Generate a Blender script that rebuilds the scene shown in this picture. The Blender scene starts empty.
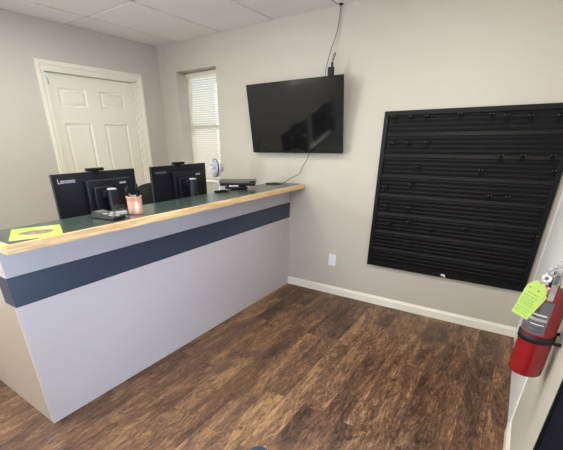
import bpy, bmesh, math, random
from mathutils import Vector, Matrix
random.seed(4)
PI = math.pi
C = bpy.context.scene.collection
sc = bpy.context.scene

# ------------------------------------------------------------------ camera
cam_d = bpy.data.cameras.new('camera'); cam = bpy.data.objects.new('camera', cam_d); C.objects.link(cam)
cam.location = (3.6335, -3.1836, 1.4772)
cam.rotation_euler = (1.14528, 0.00952, 0.60757)
cam_d.sensor_fit = 'HORIZONTAL'; cam_d.sensor_width = 36.0
cam_d.lens = 350.46 * 36.0 / 563.0
cam_d.shift_x = 19.35 / 563.0
cam_d.shift_y = 73.5 / 563.0
cam_d.clip_start = 0.02
sc.camera = cam

# ------------------------------------------------------------------ colour management
sc.view_settings.view_transform = 'Standard'
sc.view_settings.look = 'None'
sc.view_settings.gamma = 1.0
sc.view_settings.use_curve_mapping = False
sc.view_settings.exposure = 0.72

# ------------------------------------------------------------------ sky outside the windows
w = bpy.data.worlds.new('sky'); sc.world = w; w.use_nodes = True
wn = w.node_tree.nodes; wl = w.node_tree.links
bg = wn['Background']
bg.inputs['Color'].default_value = (0.80, 0.90, 1.0, 1); bg.inputs['Strength'].default_value = 1.0

# ------------------------------------------------------------------ large lights (ceiling troffers, daylight through door and window, an added light on the left)
def area(name, loc, rot, sx, sy, power, col):
    d = bpy.data.lights.new(name, 'AREA'); d.shape = 'RECTANGLE'; d.size = sx; d.size_y = sy
    d.energy = power; d.color = col
    o = bpy.data.objects.new(name, d); C.objects.link(o); o.location = loc; o.rotation_euler = rot
    return o
WARM = (1.0, 0.94, 0.85)
area('troffer_lamp', (1.251, -1.62, 2.40), (0, 0, 0), 0.50, 1.10, 11, WARM)
area('troffer_lamp', (3.081, -1.62, 2.40), (0, 0, 0), 0.50, 1.10, 14, WARM)
area('troffer_lamp', (1.861, -4.06, 2.40), (0, 0, 0), 0.50, 1.10, 6, WARM)
area('door_daylight', (3.97, -2.46, 0.85), (0, math.radians(90), 0), 1.25, 0.52, 32, (0.56, 0.73, 1.0))
area('window_daylight', (1.8, -5.30, 1.45), (math.radians(90 + 25), 0, 0), 2.1, 1.2, 20, (0.96, 0.97, 1.0))
area('added_side_light', (-0.04, -3.95, 1.72), (0, math.radians(-(90 + 4)), 0), 0.75, 1.3, 62, (0.97, 1.0, 0.99))  # unseen source, added to brighten the right wall from the left
area('blind_daylight', (0.56, 0.75, 1.5), (math.radians(-90), 0, 0), 0.8, 1.3, 7, (0.95, 0.98, 1.0))

# ------------------------------------------------------------------ materials
def S(r, g, b):
    f = lambda c: (c / 255.0) / 12.92 if c / 255.0 <= 0.04045 else ((c / 255.0 + 0.055) / 1.055) ** 2.4
    return (f(r), f(g), f(b), 1)
def mat(name, col, rough=0.5, metal=0.0, var=0.06, nscale=20, bump=0.0, bscale=60, spec=0.5, coat=0.0, stretch=(1, 1, 1)):
    m = bpy.data.materials.new(name); m.use_nodes = True
    nt = m.node_tree; n = nt.nodes; l = nt.links; b = n['Principled BSDF']
    tc = n.new('ShaderNodeTexCoord'); mp = n.new('ShaderNodeMapping'); mp.inputs['Scale'].default_value = stretch
    l.new(tc.outputs['Object'], mp.inputs['Vector'])
    no = n.new('ShaderNodeTexNoise'); no.inputs['Scale'].default_value = nscale; no.inputs['Detail'].default_value = 4
    l.new(mp.outputs[0], no.inputs['Vector'])
    mx = n.new('ShaderNodeMix'); mx.data_type = 'RGBA'
    mx.inputs[6].default_value = tuple(c * (1 - var) for c in col[:3]) + (1,)
    mx.inputs[7].default_value = tuple(min(1, c * (1 + var)) for c in col[:3]) + (1,)
    l.new(no.outputs['Fac'], mx.inputs[0]); l.new(mx.outputs[2], b.inputs['Base Color'])
    b.inputs['Roughness'].default_value = rough; b.inputs['Metallic'].default_value = metal
    b.inputs['Specular IOR Level'].default_value = spec; b.inputs['Coat Weight'].default_value = coat
    if bump:
        n2 = n.new('ShaderNodeTexNoise'); n2.inputs['Scale'].default_value = bscale; n2.inputs['Detail'].default_value = 6
        l.new(mp.outputs[0], n2.inputs['Vector'])
        bp = n.new('ShaderNodeBump'); bp.inputs['Strength'].default_value = bump; bp.inputs['Distance'].default_value = 0.002
        l.new(n2.outputs['Fac'], bp.inputs['Height']); l.new(bp.outputs[0], b.inputs['Normal'])
    return m

M = {}
M['wall'] = mat('wall_paint', S(190, 186, 175), 0.55, var=0.02, nscale=3, bump=0.12, bscale=90)
M['ceil'] = mat('ceiling_tile', S(234, 231, 227), 0.95, var=0.05, nscale=120, bump=0.35, bscale=180)
M['tbar'] = mat('ceiling_grid', S(178, 172, 160), 0.6, var=0.02)
M['white'] = mat('white_trim', S(232, 230, 218), 0.35, var=0.015, nscale=6)
M['door'] = mat('door_paint', S(226, 222, 206), 0.4, var=0.02, nscale=5)
M['white_door'] = mat('white_door_enamel', S(244, 246, 246), 0.3, var=0.01, nscale=4)
M['lamp_frame'] = mat('lamp_frame', S(225, 225, 220), 0.5)
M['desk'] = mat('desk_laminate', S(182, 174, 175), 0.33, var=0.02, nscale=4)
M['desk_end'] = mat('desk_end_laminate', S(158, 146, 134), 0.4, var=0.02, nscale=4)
M['navy'] = mat('navy_band', S(42, 52, 70), 0.4, var=0.06, nscale=8)
M['top'] = mat('green_laminate', S(54, 70, 66), 0.25, var=0.10, nscale=160)
M['slat'] = mat('black_slat', S(13, 13, 16), 0.48, spec=0.2, var=0.08, nscale=12)
M['slatframe'] = mat('black_frame', S(14, 14, 16), 0.45, spec=0.2, var=0.08, nscale=12)
M['hook'] = mat('black_steel', S(7, 7, 8), 0.5, 0.0, spec=0.12)
M['steel'] = mat('chrome', S(205, 205, 208), 0.22, 1.0, var=0.03)
M['blackpl'] = mat('black_plastic', S(22, 24, 34), 0.38, spec=0.35, var=0.1, nscale=10)
M['blackpl2'] = mat('matte_black_plastic', S(14, 15, 20), 0.5, spec=0.25, var=0.1, nscale=10)
M['greypl'] = mat('grey_plastic', S(92, 92, 90), 0.45)
M['cablegrey'] = mat('grey_cable', S(110, 116, 128), 0.5)
M['ltgrey'] = mat('light_grey_plastic', S(170, 172, 176), 0.35)
M['whitepl'] = mat('white_plastic', S(228, 232, 238), 0.4, var=0.02)
M['glossy'] = mat('screen_glass', S(20, 20, 22), 0.08, var=0.02, spec=0.6)
M['red'] = mat('red_enamel', S(140, 12, 20), 0.25, var=0.06, nscale=5, coat=0.4)
M['fabric'] = mat('black_mesh_fabric', S(18, 18, 21), 0.85, var=0.3, nscale=200, bump=0.5, bscale=300)
M['rubber'] = mat('black_rubber', S(16, 16, 17), 0.6)
M['paperw'] = mat('white_paper', S(236, 236, 232), 0.7, var=0.02)
M['lettering'] = mat('light_lettering', S(205, 210, 220), 0.4, var=0.01)
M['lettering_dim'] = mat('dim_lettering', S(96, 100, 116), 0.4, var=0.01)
M['copper'] = mat('hammered_copper', S(224, 176, 150), 0.38, 0.4, var=0.12, nscale=90, bump=0.6, bscale=90)
M['lime'] = mat('lime_card', S(196, 222, 108), 0.6, var=0.03)
M['ink'] = mat('dark_green_ink', S(128, 164, 66), 0.6, var=0.05)
M['blueink'] = mat('blue_wire', S(58, 92, 150), 0.4)
M['labelgrey'] = mat('silver_label', S(104, 102, 110), 0.4, 0.1, var=0.05)
M['labeldark'] = mat('label_print', S(70, 66, 74), 0.45)
M['ivory'] = mat('blind_vinyl', S(226, 218, 196), 0.5, var=0.02)
M['navydoor'] = mat('navy_door_paint', S(10, 16, 36), 0.6, spec=0.15, var=0.08)
M['blacktrim'] = mat('black_door_trim', S(14, 15, 16), 0.5)
M['darkblueplast'] = mat('purple_ring', S(64, 62, 120), 0.4)
M['shoe'] = mat('blue_grey_knit', S(50, 62, 76), 0.8, var=0.35, nscale=150, bump=0.5, bscale=200)
M['sole'] = mat('shoe_sole', S(180, 180, 178), 0.6)

def glass(name, col=(1, 1, 1, 1), rough=0.0):
    m = bpy.data.materials.new(name); m.use_nodes = True
    b = m.node_tree.nodes['Principled BSDF']; b.inputs['Base Color'].default_value = col
    b.inputs['Transmission Weight'].default_value = 1; b.inputs['Roughness'].default_value = rough; b.inputs['IOR'].default_value = 1.45
    return m
M['glass'] = glass('window_glass', (0.97, 0.99, 1, 1))
M['acrylic'] = glass('clear_acrylic', (0.92, 0.95, 0.95, 1), 0.02)

def translucent_blind():
    m = bpy.data.materials.new('blind_slats'); m.use_nodes = True
    nt = m.node_tree; n = nt.nodes; l = nt.links; b = n['Principled BSDF']
    b.inputs['Base Color'].default_value = S(212, 206, 190); b.inputs['Roughness'].default_value = 0.5
    t = n.new('ShaderNodeBsdfTranslucent'); t.inputs['Color'].default_value = S(222, 218, 202)
    mx = n.new('ShaderNodeMixShader'); mx.inputs[0].default_value = 0.28
    l.new(b.outputs[0], mx.inputs[1]); l.new(t.outputs[0], mx.inputs[2]); l.new(mx.outputs[0], n['Material Output'].inputs['Surface'])
    return m
M['slats'] = translucent_blind()

def emit(name, col, s):
    m = bpy.data.materials.new(name); m.use_nodes = True
    b = m.node_tree.nodes['Principled BSDF']; b.inputs['Base Color'].default_value = (0.9, 0.9, 0.9, 1)
    b.inputs['Emission Color'].default_value = col; b.inputs['Emission Strength'].default_value = s
    return m
M['diffuser'] = emit('lit_diffuser', (1.0, 0.94, 0.82, 1), 2.0)

def ramp(n, stops):
    r = n.new('ShaderNodeValToRGB'); e = r.color_ramp.elements
    while len(e) < len(stops): e.new(0.5)
    for k, (p, c) in enumerate(stops): e[k].position = p; e[k].color = c
    return r
def floor_mat():
    m = bpy.data.materials.new('hickory_plank_floor'); m.use_nodes = True
    nt = m.node_tree; n = nt.nodes; l = nt.links; b = n['Principled BSDF']
    tc = n.new('ShaderNodeTexCoord')
    mp = n.new('ShaderNodeMapping'); mp.inputs['Rotation'].default_value = (0, 0, PI / 2); mp.inputs['Location'].default_value = (0.37, 0.035, 0)
    l.new(tc.outputs['Object'], mp.inputs['Vector'])
    br = n.new('ShaderNodeTexBrick'); br.inputs['Scale'].default_value = 1.0
    br.inputs['Brick Width'].default_value = 1.25; br.inputs['Row Height'].default_value = 0.132
    br.inputs['Mortar Size'].default_value = 0.0016; br.inputs['Mortar Smooth'].default_value = 0.3
    br.inputs['Color1'].default_value = (0, 0, 0, 1); br.inputs['Color2'].default_value = (1, 1, 1, 1); br.inputs['Mortar'].default_value = (0.5, 0.5, 0.5, 1)
    br.offset = 0.37; br.offset_frequency = 2
    l.new(mp.outputs[0], br.inputs['Vector'])
    # every plank gets its own piece of the grain
    mul = n.new('ShaderNodeVectorMath'); mul.operation = 'SCALE'; mul.inputs['Scale'].default_value = 17.0
    l.new(br.outputs['Color'], mul.inputs[0])
    add = n.new('ShaderNodeVectorMath'); add.operation = 'ADD'; l.new(tc.outputs['Object'], add.inputs[0]); l.new(mul.outputs[0], add.inputs[1])
    def noise(scale, st, detail, dist=0.0, rough=0.6):
        q = n.new('ShaderNodeMapping'); q.inputs['Scale'].default_value = st; l.new(add.outputs[0], q.inputs['Vector'])
        t = n.new('ShaderNodeTexNoise'); t.inputs['Scale'].default_value = scale; t.inputs['Detail'].default_value = detail
        t.inputs['Distortion'].default_value = dist; t.inputs['Roughness'].default_value = rough
        l.new(q.outputs[0], t.inputs['Vector']); return t
    broad = noise(2.6, (2.4, 0.55, 1), 5, 1.2)
    grain = noise(7.0, (4.2, 0.9, 1), 9, 2.4, 0.78)
    fine = noise(24.0, (4.5, 0.7, 1), 8, 1.5, 0.8)
    knots = noise(6.5, (1.5, 0.7, 1), 4, 2.5, 0.6)
    r1 = ramp(n, [(0.32, S(36, 27, 23)), (0.43, S(80, 58, 45)), (0.52, S(117, 87, 65)), (0.64, S(178, 140, 98))])
    m1 = n.new('ShaderNodeMath'); m1.operation = 'MULTIPLY_ADD'; m1.inputs[1].default_value = 0.60; l.new(grain.outputs['Fac'], m1.inputs[0])
    m0 = n.new('ShaderNodeMath'); m0.operation = 'MULTIPLY'; m0.inputs[1].default_value = 0.42; l.new(broad.outputs['Fac'], m0.inputs[0]); l.new(m0.outputs[0], m1.inputs[2])
    m2 = n.new('ShaderNodeMath'); m2.operation = 'MULTIPLY_ADD'; m2.inputs[1].default_value = 0.09; l.new(br.outputs['Color'], m2.inputs[0])
    m2b = n.new('ShaderNodeMath'); m2b.operation = 'SUBTRACT'; m2b.inputs[1].default_value = 0.055; l.new(m1.outputs[0], m2b.inputs[0]); l.new(m2b.outputs[0], m2.inputs[2])
    l.new(m2.outputs[0], r1.inputs[0])
    rf = ramp(n, [(0.34, (0.42, 0.40, 0.40, 1)), (0.56, (1, 1, 1, 1))]); l.new(fine.outputs['Fac'], rf.inputs[0])
    x1 = n.new('ShaderNodeMix'); x1.data_type = 'RGBA'; x1.blend_type = 'MULTIPLY'; x1.inputs[0].default_value = 0.75
    l.new(r1.outputs[0], x1.inputs[6]); l.new(rf.outputs[0], x1.inputs[7])
    rk = ramp(n, [(0.30, (0.35, 0.33, 0.33, 1)), (0.42, (1, 1, 1, 1))]); l.new(knots.outputs['Fac'], rk.inputs[0])
    x2 = n.new('ShaderNodeMix'); x2.data_type = 'RGBA'; x2.blend_type = 'MULTIPLY'; x2.inputs[0].default_value = 0.9
    l.new(x1.outputs[2], x2.inputs[6]); l.new(rk.outputs[0], x2.inputs[7])
    # seams
    x3 = n.new('ShaderNodeMix'); x3.data_type = 'RGBA'; l.new(br.outputs['Fac'], x3.inputs[0])
    l.new(x2.outputs[2], x3.inputs[6]); x3.inputs[7].default_value = S(66, 46, 34)
    l.new(x3.outputs[2], b.inputs['Base Color'])
    b.inputs['Roughness'].default_value = 0.42; b.inputs['Specular IOR Level'].default_value = 0.4
    # hand scraped ripple across the planks
    q = n.new('ShaderNodeMapping'); q.inputs['Scale'].default_value = (1, 1, 1); l.new(add.outputs[0], q.inputs['Vector'])
    wv = n.new('ShaderNodeTexWave'); wv.bands_direction = 'Y'; wv.inputs['Scale'].default_value = 14; wv.inputs['Distortion'].default_value = 6; wv.inputs['Detail'].default_value = 3
    l.new(q.outputs[0], wv.inputs['Vector'])
    hs = n.new('ShaderNodeMath'); hs.operation = 'MULTIPLY_ADD'; hs.inputs[1].default_value = 0.35
    l.new(wv.outputs['Fac'], hs.inputs[0]); l.new(grain.outputs['Fac'], hs.inputs[2])
    hb = n.new('ShaderNodeMath'); hb.operation = 'SUBTRACT'; l.new(hs.outputs[0], hb.inputs[0]); l.new(br.outputs['Fac'], hb.inputs[1])
    bp = n.new('ShaderNodeBump'); bp.inputs['Strength'].default_value = 0.35; bp.inputs['Distance'].default_value = 0.002
    l.new(hb.outputs[0], bp.inputs['Height']); l.new(bp.outputs[0], b.inputs['Normal'])
    return m
M['floor'] = floor_mat()

def pine_mat():
    m = bpy.data.materials.new('pine_edge'); m.use_nodes = True
    nt = m.node_tree; n = nt.nodes; l = nt.links; b = n['Principled BSDF']
    tc = n.new('ShaderNodeTexCoord'); q = n.new('ShaderNodeMapping'); q.inputs['Scale'].default_value = (14, 1.4, 26)
    l.new(tc.outputs['Object'], q.inputs['Vector'])
    t = n.new('ShaderNodeTexNoise'); t.inputs['Scale'].default_value = 3; t.inputs['Detail'].default_value = 7; t.inputs['Distortion'].default_value = 0.8
    l.new(q.outputs[0], t.inputs['Vector'])
    r = ramp(n, [(0.3, S(184, 146, 98)), (0.5, S(212, 178, 128)), (0.72, S(228, 202, 156))]); l.new(t.outputs['Fac'], r.inputs[0])
    l.new(r.outputs[0], b.inputs['Base Color']); b.inputs['Roughness'].default_value = 0.45
    return m
M['pine'] = pine_mat()

def flyer_mat():
    # lime sheet, darker printed oval with a mottled picture in it
    m = bpy.data.materials.new('flyer_print'); m.use_nodes = True
    nt = m.node_tree; n = nt.nodes; l = nt.links; b = n['Principled BSDF']
    tc = n.new('ShaderNodeTexCoord')
    q = n.new('ShaderNodeMapping'); q.inputs['Scale'].default_value = (1 / 0.062, 1 / 0.088, 1); l.new(tc.outputs['Object'], q.inputs['Vector'])
    g = n.new('ShaderNodeTexGradient'); g.gradient_type = 'SPHERICAL'; l.new(q.outputs[0], g.inputs['Vector'])
    no = n.new('ShaderNodeTexNoise'); no.inputs['Scale'].default_value = 38; l.new(tc.outputs['Object'], no.inputs['Vector'])
    pr = ramp(n, [(0.35, S(74, 86, 84)), (0.5, S(120, 116, 110)), (0.62, S(190, 120, 96))]); l.new(no.outputs['Fac'], pr.inputs[0])
    n2 = n.new('ShaderNodeTexNoise'); n2.inputs['Scale'].default_value = 12; l.new(tc.outputs['Object'], n2.inputs['Vector'])
    lr = ramp(n, [(0.45, S(168, 214, 56)), (0.62, S(206, 228, 130))]); l.new(n2.outputs['Fac'], lr.inputs[0])
    st = ramp(n, [(0.05, (0, 0, 0, 1)), (0.22, (1, 1, 1, 1))]); l.new(g.outputs['Fac'], st.inputs[0])
    x = n.new('ShaderNodeMix'); x.data_type = 'RGBA'; l.new(st.outputs[0], x.inputs[0]); l.new(lr.outputs[0], x.inputs[6]); l.new(pr.outputs[0], x.inputs[7])
    l.new(x.outputs[2], b.inputs['Base Color']); b.inputs['Roughness'].default_value = 0.35
    return m
M['flyer'] = flyer_mat()

# ------------------------------------------------------------------ helpers
def bx(bm, a, b, mi=0, bev=0.0):
    lo = [min(a[i], b[i]) for i in range(3)]; hi = [max(a[i], b[i]) for i in range(3)]
    vs = [bm.verts.new((x, y, z)) for z in (lo[2], hi[2]) for y in (lo[1], hi[1]) for x in (lo[0], hi[0])]
    fs = []
    for f in ((0, 2, 3, 1), (4, 5, 7, 6), (0, 1, 5, 4), (2, 6, 7, 3), (0, 4, 6, 2), (1, 3, 7, 5)):
        fc = bm.faces.new([vs[i] for i in f]); fc.material_index = mi; fs.append(fc)
    if bev > 0:
        es = list({e for f in fs for e in f.edges})
        bmesh.ops.bevel(bm, geom=es, offset=bev, segments=2, affect='EDGES', profile=0.5)
    return vs
def tube(bm, pts, r, seg=8, mi=0, caps=True):
    pts = [Vector(p) for p in pts]; rings = []
    rr = r if isinstance(r, (list, tuple)) else [r] * len(pts)
    prev = None
    for i, p in enumerate(pts):
        t = (pts[min(i + 1, len(pts) - 1)] - pts[max(i - 1, 0)]).normalized()
        if prev is None:
            up = Vector((0, 0, 1)) if abs(t.z) < 0.9 else Vector((1, 0, 0))
            nrm = t.cross(up).normalized()
        else:
            nrm = (prev - t * prev.dot(t)).normalized()
        prev = nrm; bn = t.cross(nrm)
        rings.append([bm.verts.new(p + (nrm * math.cos(2 * PI * k / seg) + bn * math.sin(2 * PI * k / seg)) * rr[i]) for k in range(seg)])
    for a, b in zip(rings, rings[1:]):
        for k in range(seg):
            f = bm.faces.new((a[k], a[(k + 1) % seg], b[(k + 1) % seg], b[k])); f.smooth = True; f.material_index = mi
    if caps:
        f = bm.faces.new(rings[0][::-1]); f.material_index = mi
        f = bm.faces.new(rings[-1]); f.material_index = mi
def lathe(bm, prof, c=(0, 0, 0), axis=(0, 0, 1), seg=32, mi=0, a0=0.0, a1=2 * PI):
    # prof: (radius, height) pairs along the axis
    q = Vector((0, 0, 1)).rotation_difference(Vector(axis).normalized()); c = Vector(c)
    full = abs(a1 - a0 - 2 * PI) < 1e-6; n = seg if full else seg + 1
    rings = []
    for r, h in prof:
        if r < 1e-6: rings.append([bm.verts.new(c + q @ Vector((0, 0, h)))])
        else: rings.append([bm.verts.new(c + q @ Vector((r * math.cos(a0 + (a1 - a0) * k / seg), r * math.sin(a0 + (a1 - a0) * k / seg), h))) for k in range(n)])
    for a, b in zip(rings, rings[1:]):
        for k in range(seg):
            k2 = (k + 1) % n
            if len(a) == 1 and len(b) == 1: continue
            if len(a) == 1: f = bm.faces.new((a[0], b[k2], b[k]))
            elif len(b) == 1: f = bm.faces.new((a[k], a[k2], b[0]))
            else: f = bm.faces.new((a[k], a[k2], b[k2], b[k]))
            f.smooth = True; f.material_index = mi
def prism(bm, poly, d0, d1, fn, mi=0):
    # polygon in 2D swept between two depths; fn maps (u, v, d) to 3D
    a = [bm.verts.new(fn(u, v, d0)) for u, v in poly]; b = [bm.verts.new(fn(u, v, d1)) for u, v in poly]
    fs = [bm.faces.new(a[::-1]), bm.faces.new(b)]
    for k in range(len(poly)): fs.append(bm.faces.new((a[k], a[(k + 1) % len(poly)], b[(k + 1) % len(poly)], b[k])))
    for f in fs: f.material_index = mi
def obj(name, bm, m, parent=None, smooth_angle=None):
    """link bm (in the parent's own frame) as one mesh object"""
    bmesh.ops.recalc_face_normals(bm, faces=bm.faces[:])
    me = bpy.data.meshes.new(name); bm.to_mesh(me); bm.free()
    for k in (m if isinstance(m, list) else [m]): me.materials.append(k)
    o = bpy.data.objects.new(name, me); C.objects.link(o)
    if parent: o.parent = parent
    return o
def N(): return bmesh.new()
def struct(name, bm, m, parent=None):
    o = obj(name, bm, m, parent)
    if not parent: o['kind'] = 'structure'
    return o
def rebase(o, loc):
    """move a mesh object's origin to loc without moving the mesh"""
    loc = Vector(loc); o.data.transform(Matrix.Translation(-loc)); o.location = loc
    return o
def tag(o, label, cat, group=None):
    o['label'] = label; o['category'] = cat
    if group: o['group'] = group
    return o
def thing(name, label, cat, loc=(0, 0, 0), rot=(0, 0, 0), group=None):
    o = bpy.data.objects.new(name, None); C.objects.link(o); o.empty_display_size = 0.05
    o.location = loc; o.rotation_euler = rot
    return tag(o, label, cat, group)
def copy_tree(o, parent=None):
    c = o.copy(); C.objects.link(c)
    if parent: c.parent = parent
    for ch in list(o.children): copy_tree(ch, c)
    return c
def spline(pts, n=8):
    P = [Vector(p) for p in pts]; out = []
    for i in range(len(P) - 1):
        p0 = P[max(i - 1, 0)]; p1 = P[i]; p2 = P[i + 1]; p3 = P[min(i + 2, len(P) - 1)]
        for k in range(n):
            t = k / n
            out.append(0.5 * ((2 * p1) + (-p0 + p2) * t + (2 * p0 - 5 * p1 + 4 * p2 - p3) * t * t + (-p0 + 3 * p1 - 3 * p2 + p3) * t ** 3))
    out.append(P[-1]); return out
def text_mesh(name, body, size, m, parent, mtx, depth=0.0006):
    cu = bpy.data.curves.new(name, 'FONT'); cu.body = body; cu.size = size; cu.extrude = depth; cu.align_x = 'LEFT'; cu.offset = size * 0.012
    t = bpy.data.objects.new(name, cu); C.objects.link(t)
    dg = bpy.context.evaluated_depsgraph_get(); me = bpy.data.meshes.new_from_object(t.evaluated_get(dg))
    bpy.data.objects.remove(t); me.transform(mtx); me.materials.clear(); me.materials.append(m)
    o = bpy.data.objects.new(name, me); C.objects.link(o); o.parent = parent
    return o

XR = 3.90; H = 2.432; YF = -5.2; T = 0.15

# ------------------------------------------------------------------ the room
bm = N(); bx(bm, (-T, YF - T, -0.10), (XR + T, 0.30, 0)); struct('floor', bm, M['floor'])

# ceiling: dropped tiles hanging just below a grid
bm = N(); bx(bm, (-T, YF - T, H + 0.008), (XR + T, 0.30, H + 0.15), 1)
xs = [0.0] + [0.336 + 0.61 * k for k in range(6)] + [XR]
ys = [0.0] + [-1.009 - 1.22 * k for k in range(4)] + [YF]
TROFF = {(2, 1), (5, 1), (3, 3)}
g = 0.011
for i in range(len(xs) - 1):
    for j in range(len(ys) - 1):
        if (i, j) in TROFF: continue
        x0 = xs[i] + (g if i else 0); x1 = xs[i + 1] - (g if i < len(xs) - 2 else 0)
        y0 = ys[j] - (g if j else 0); y1 = ys[j + 1] + (g if j < len(ys) - 2 else 0)
        bx(bm, (x0, y0, H), (x1, y1, H + 0.012), 0)
struct('ceiling', bm, [M['ceil'], M['tbar']])

# walls
WX0, WX1, WZ0, WZ1, WD = 0.27, 0.855, 1.045, 2.165, 0.15
bm = N()
bx(bm, (-T, 0, 0), (WX0, 0.22, H + 0.02)); bx(bm, (WX1, 0, 0), (XR + T, 0.22, H + 0.02))
bx(bm, (WX0, 0, 0), (WX1, 0.22, WZ0)); bx(bm, (WX0, 0, WZ1), (WX1, 0.22, H + 0.02))
struct('wall_back', bm, M['wall'])
DY0, DY1, DZ = -1.305, -0.33, 2.065
bm = N()
bx(bm, (-T, YF, 0), (0, -4.65, H + 0.02)); bx(bm, (-T, -3.25, 0), (0, DY0, H + 0.02)); bx(bm, (-T, -4.65, 0), (0, -3.25, 1.32)); bx(bm, (-T, -4.65, 2.10), (0, -3.25, H + 0.02)); bx(bm, (-T, DY1, 0), (0, 0, H + 0.02)); bx(bm, (-T, DY0, DZ), (0, DY1, H + 0.02))  # includes a high opening for the added side light
struct('wall_left', bm, M['wall'])
# right wall: white door in the far half, navy door near the camera
AY0, AY1 = -1.17, -0.085
BY0, BY1 = -2.90, -1.87
bm = N()
bx(bm, (XR, AY1, 0), (XR + T, 0, H + 0.02)); bx(bm, (XR, BY1, 0), (XR + T, AY0, H + 0.02)); bx(bm, (XR, YF, 0), (XR + T, BY0, H + 0.02))
bx(bm, (XR, AY0, 2.06), (XR + T, AY1, H + 0.02)); bx(bm, (XR, BY0, 2.10), (XR + T, BY1, H + 0.02))
struct('wall_right', bm, M['wall'])
bm = N()
bx(bm, (-T, YF - T, 0), (0.65, YF, H + 0.02)); bx(bm, (2.95, YF - T, 0), (XR + T, YF, H + 0.02))
bx(bm, (0.65, YF - T, 0), (2.95, YF, 0.80)); bx(bm, (0.65, YF - T, 2.10), (2.95, YF, H + 0.02))
struct('wall_front', bm, M['wall'])

def base_profile(bm, a, b, nrm):
    # baseboard from a to b (2D), thickness towards nrm
    a = Vector(a); b = Vector(b); nv = Vector(nrm)
    poly = [(0.0, 0.0), (0.013, 0.0), (0.013, 0.062), (0.008, 0.072), (0.006, 0.082), (0.0, 0.082)]
    prism(bm, poly, 0, 1, lambda u, v, d: (a.x + (b.x - a.x) * d + nv.x * u, a.y + (b.y - a.y) * d + nv.y * u, v))
bm = N(); base_profile(bm, (1.761, 0), (XR, 0), (0, -1)); base_profile(bm, (0, 0), (1.60, 0), (0, -1)); struct('baseboard_back', bm, M['white'])
bm = N(); base_profile(bm, (0, -1.38), (0, YF), (1, 0)); base_profile(bm, (0, 0), (0, -0.26), (1, 0)); struct('baseboard_left', bm, M['white'])
bm = N(); base_profile(bm, (XR, -1.24), (XR, -1.868), (-1, 0)); base_profile(bm, (XR, -2.98), (XR, YF), (-1, 0)); struct('baseboard_right', bm, M['white'])

# casings
def casing(name, x, nx, y0, y1, ztop, wd=0.066, th=0.017, m=None):
    bm = N(); t1 = x + nx * th * 0.65; t2 = x + nx * th; o = 0.030
    # two side legs and a head, each a stepped moulding profile (outer edge thicker)
    def leg(yi, s_):      # yi inner edge, s_ direction outwards
        poly = [(0, 0), (0, .55), (.35, .62), (.55, 1.0), (.96, 1.0), (1.0, .8), (1.0, 0)]
        prism(bm, poly, 0, ztop, lambda u, v, d: (x + nx * th * v, yi + s_ * wd * u, d))
    leg(y0, -1); leg(y1, 1)
    poly = [(0, 0), (0, .55), (.35, .62), (.55, 1.0), (.96, 1.0), (1.0, .8), (1.0, 0)]
    a = [bm.verts.new((x + nx * th * v, y0 - wd * u, ztop + wd * u)) for u, v in poly]
    b = [bm.verts.new((x + nx * th * v, y1 + wd * u, ztop + wd * u)) for u, v in poly]
    a0 = [bm.verts.new((x + nx * th * v, y0 - wd * u, ztop)) for u, v in poly]
    b0 = [bm.verts.new((x + nx * th * v, y1 + wd * u, ztop)) for u, v in poly]
    for P, Q in ((a0, a), (a, b), (b, b0)):
        for k in range(len(poly) - 1):
            bm.faces.new([q for q in (P[k], P[k + 1], Q[k + 1], Q[k])])
    return struct(name, bm, m or M['white'])
casing('trim_1', 0, 1, DY0, DY1, DZ, m=M['door'])
bm = N()
for a, b in (((XR - .006, AY0 - .07, 0), (XR, AY0, 2.12)), ((XR - .006, AY1, 0), (XR, AY1 + .07, 2.12)), ((XR - .006, AY0, 2.06), (XR, AY1, 2.12))): bx(bm, a, b)
struct('trim_2', bm, M['white_door'])

# door 1: six panel door in the left wall
def panel_door(bm, y0, y1, z0, z1, x, th, nx, rows, cols):
    # slab with raised panels sunk in its face
    ysplit = sorted({y0, y1, *[c for p in cols for c in p]}); zsplit = sorted({z0, z1, *[c for p in rows for c in p]})
    def isp(ya, yb, za, zb): return any(abs(ya - a) < 1e-6 and abs(yb - b) < 1e-6 for a, b in cols) and any(abs(za - a) < 1e-6 and abs(zb - b) < 1e-6 for a, b in rows)
    bx(bm, (x - nx * th, y0, z0), (x - nx * 0.014, y1, z1))
    for i in range(len(ysplit) - 1):
        for j in range(len(zsplit) - 1):
            ya, yb, za, zb = ysplit[i], ysplit[i + 1], zsplit[j], zsplit[j + 1]
            if not isp(ya, yb, za, zb):
                bx(bm, (x - nx * 0.0141, ya, za), (x, yb, zb))
            else:
                def ringq(o1, d1, o2, d2):
                    A = [(ya + o1, za + o1), (yb - o1, za + o1), (yb - o1, zb - o1), (ya + o1, zb - o1)]
                    B = [(ya + o2, za + o2), (yb - o2, za + o2), (yb - o2, zb - o2), (ya + o2, zb - o2)]
                    for k in range(4):
                        k2 = (k + 1) % 4
                        bm.faces.new([bm.verts.new(q) for q in ((x - nx * d1, *A[k]), (x - nx * d1, *A[k2]), (x - nx * d2, *B[k2]), (x - nx * d2, *B[k]))])
                ringq(0, 0, 0.012, 0.011); ringq(0.012, 0.011, 0.022, 0.011); ringq(0.022, 0.011, 0.038, 0.003)
                o = 0.038
                bm.faces.new([bm.verts.new(q) for q in ((x - nx * .003, ya + o, za + o), (x - nx * .003, yb - o, za + o), (x - nx * .003, yb - o, zb - o), (x - nx * .003, ya + o, zb - o))])
bm = N()
panel_door(bm, DY0 + 0.004, -0.382, 0.012, 2.046, -0.04, 0.04, 1, [(0.25, 0.80), (0.93, 1.64), (1.78, 1.935)], [(-1.195, -0.915), (-0.775, -0.492)])
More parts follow.
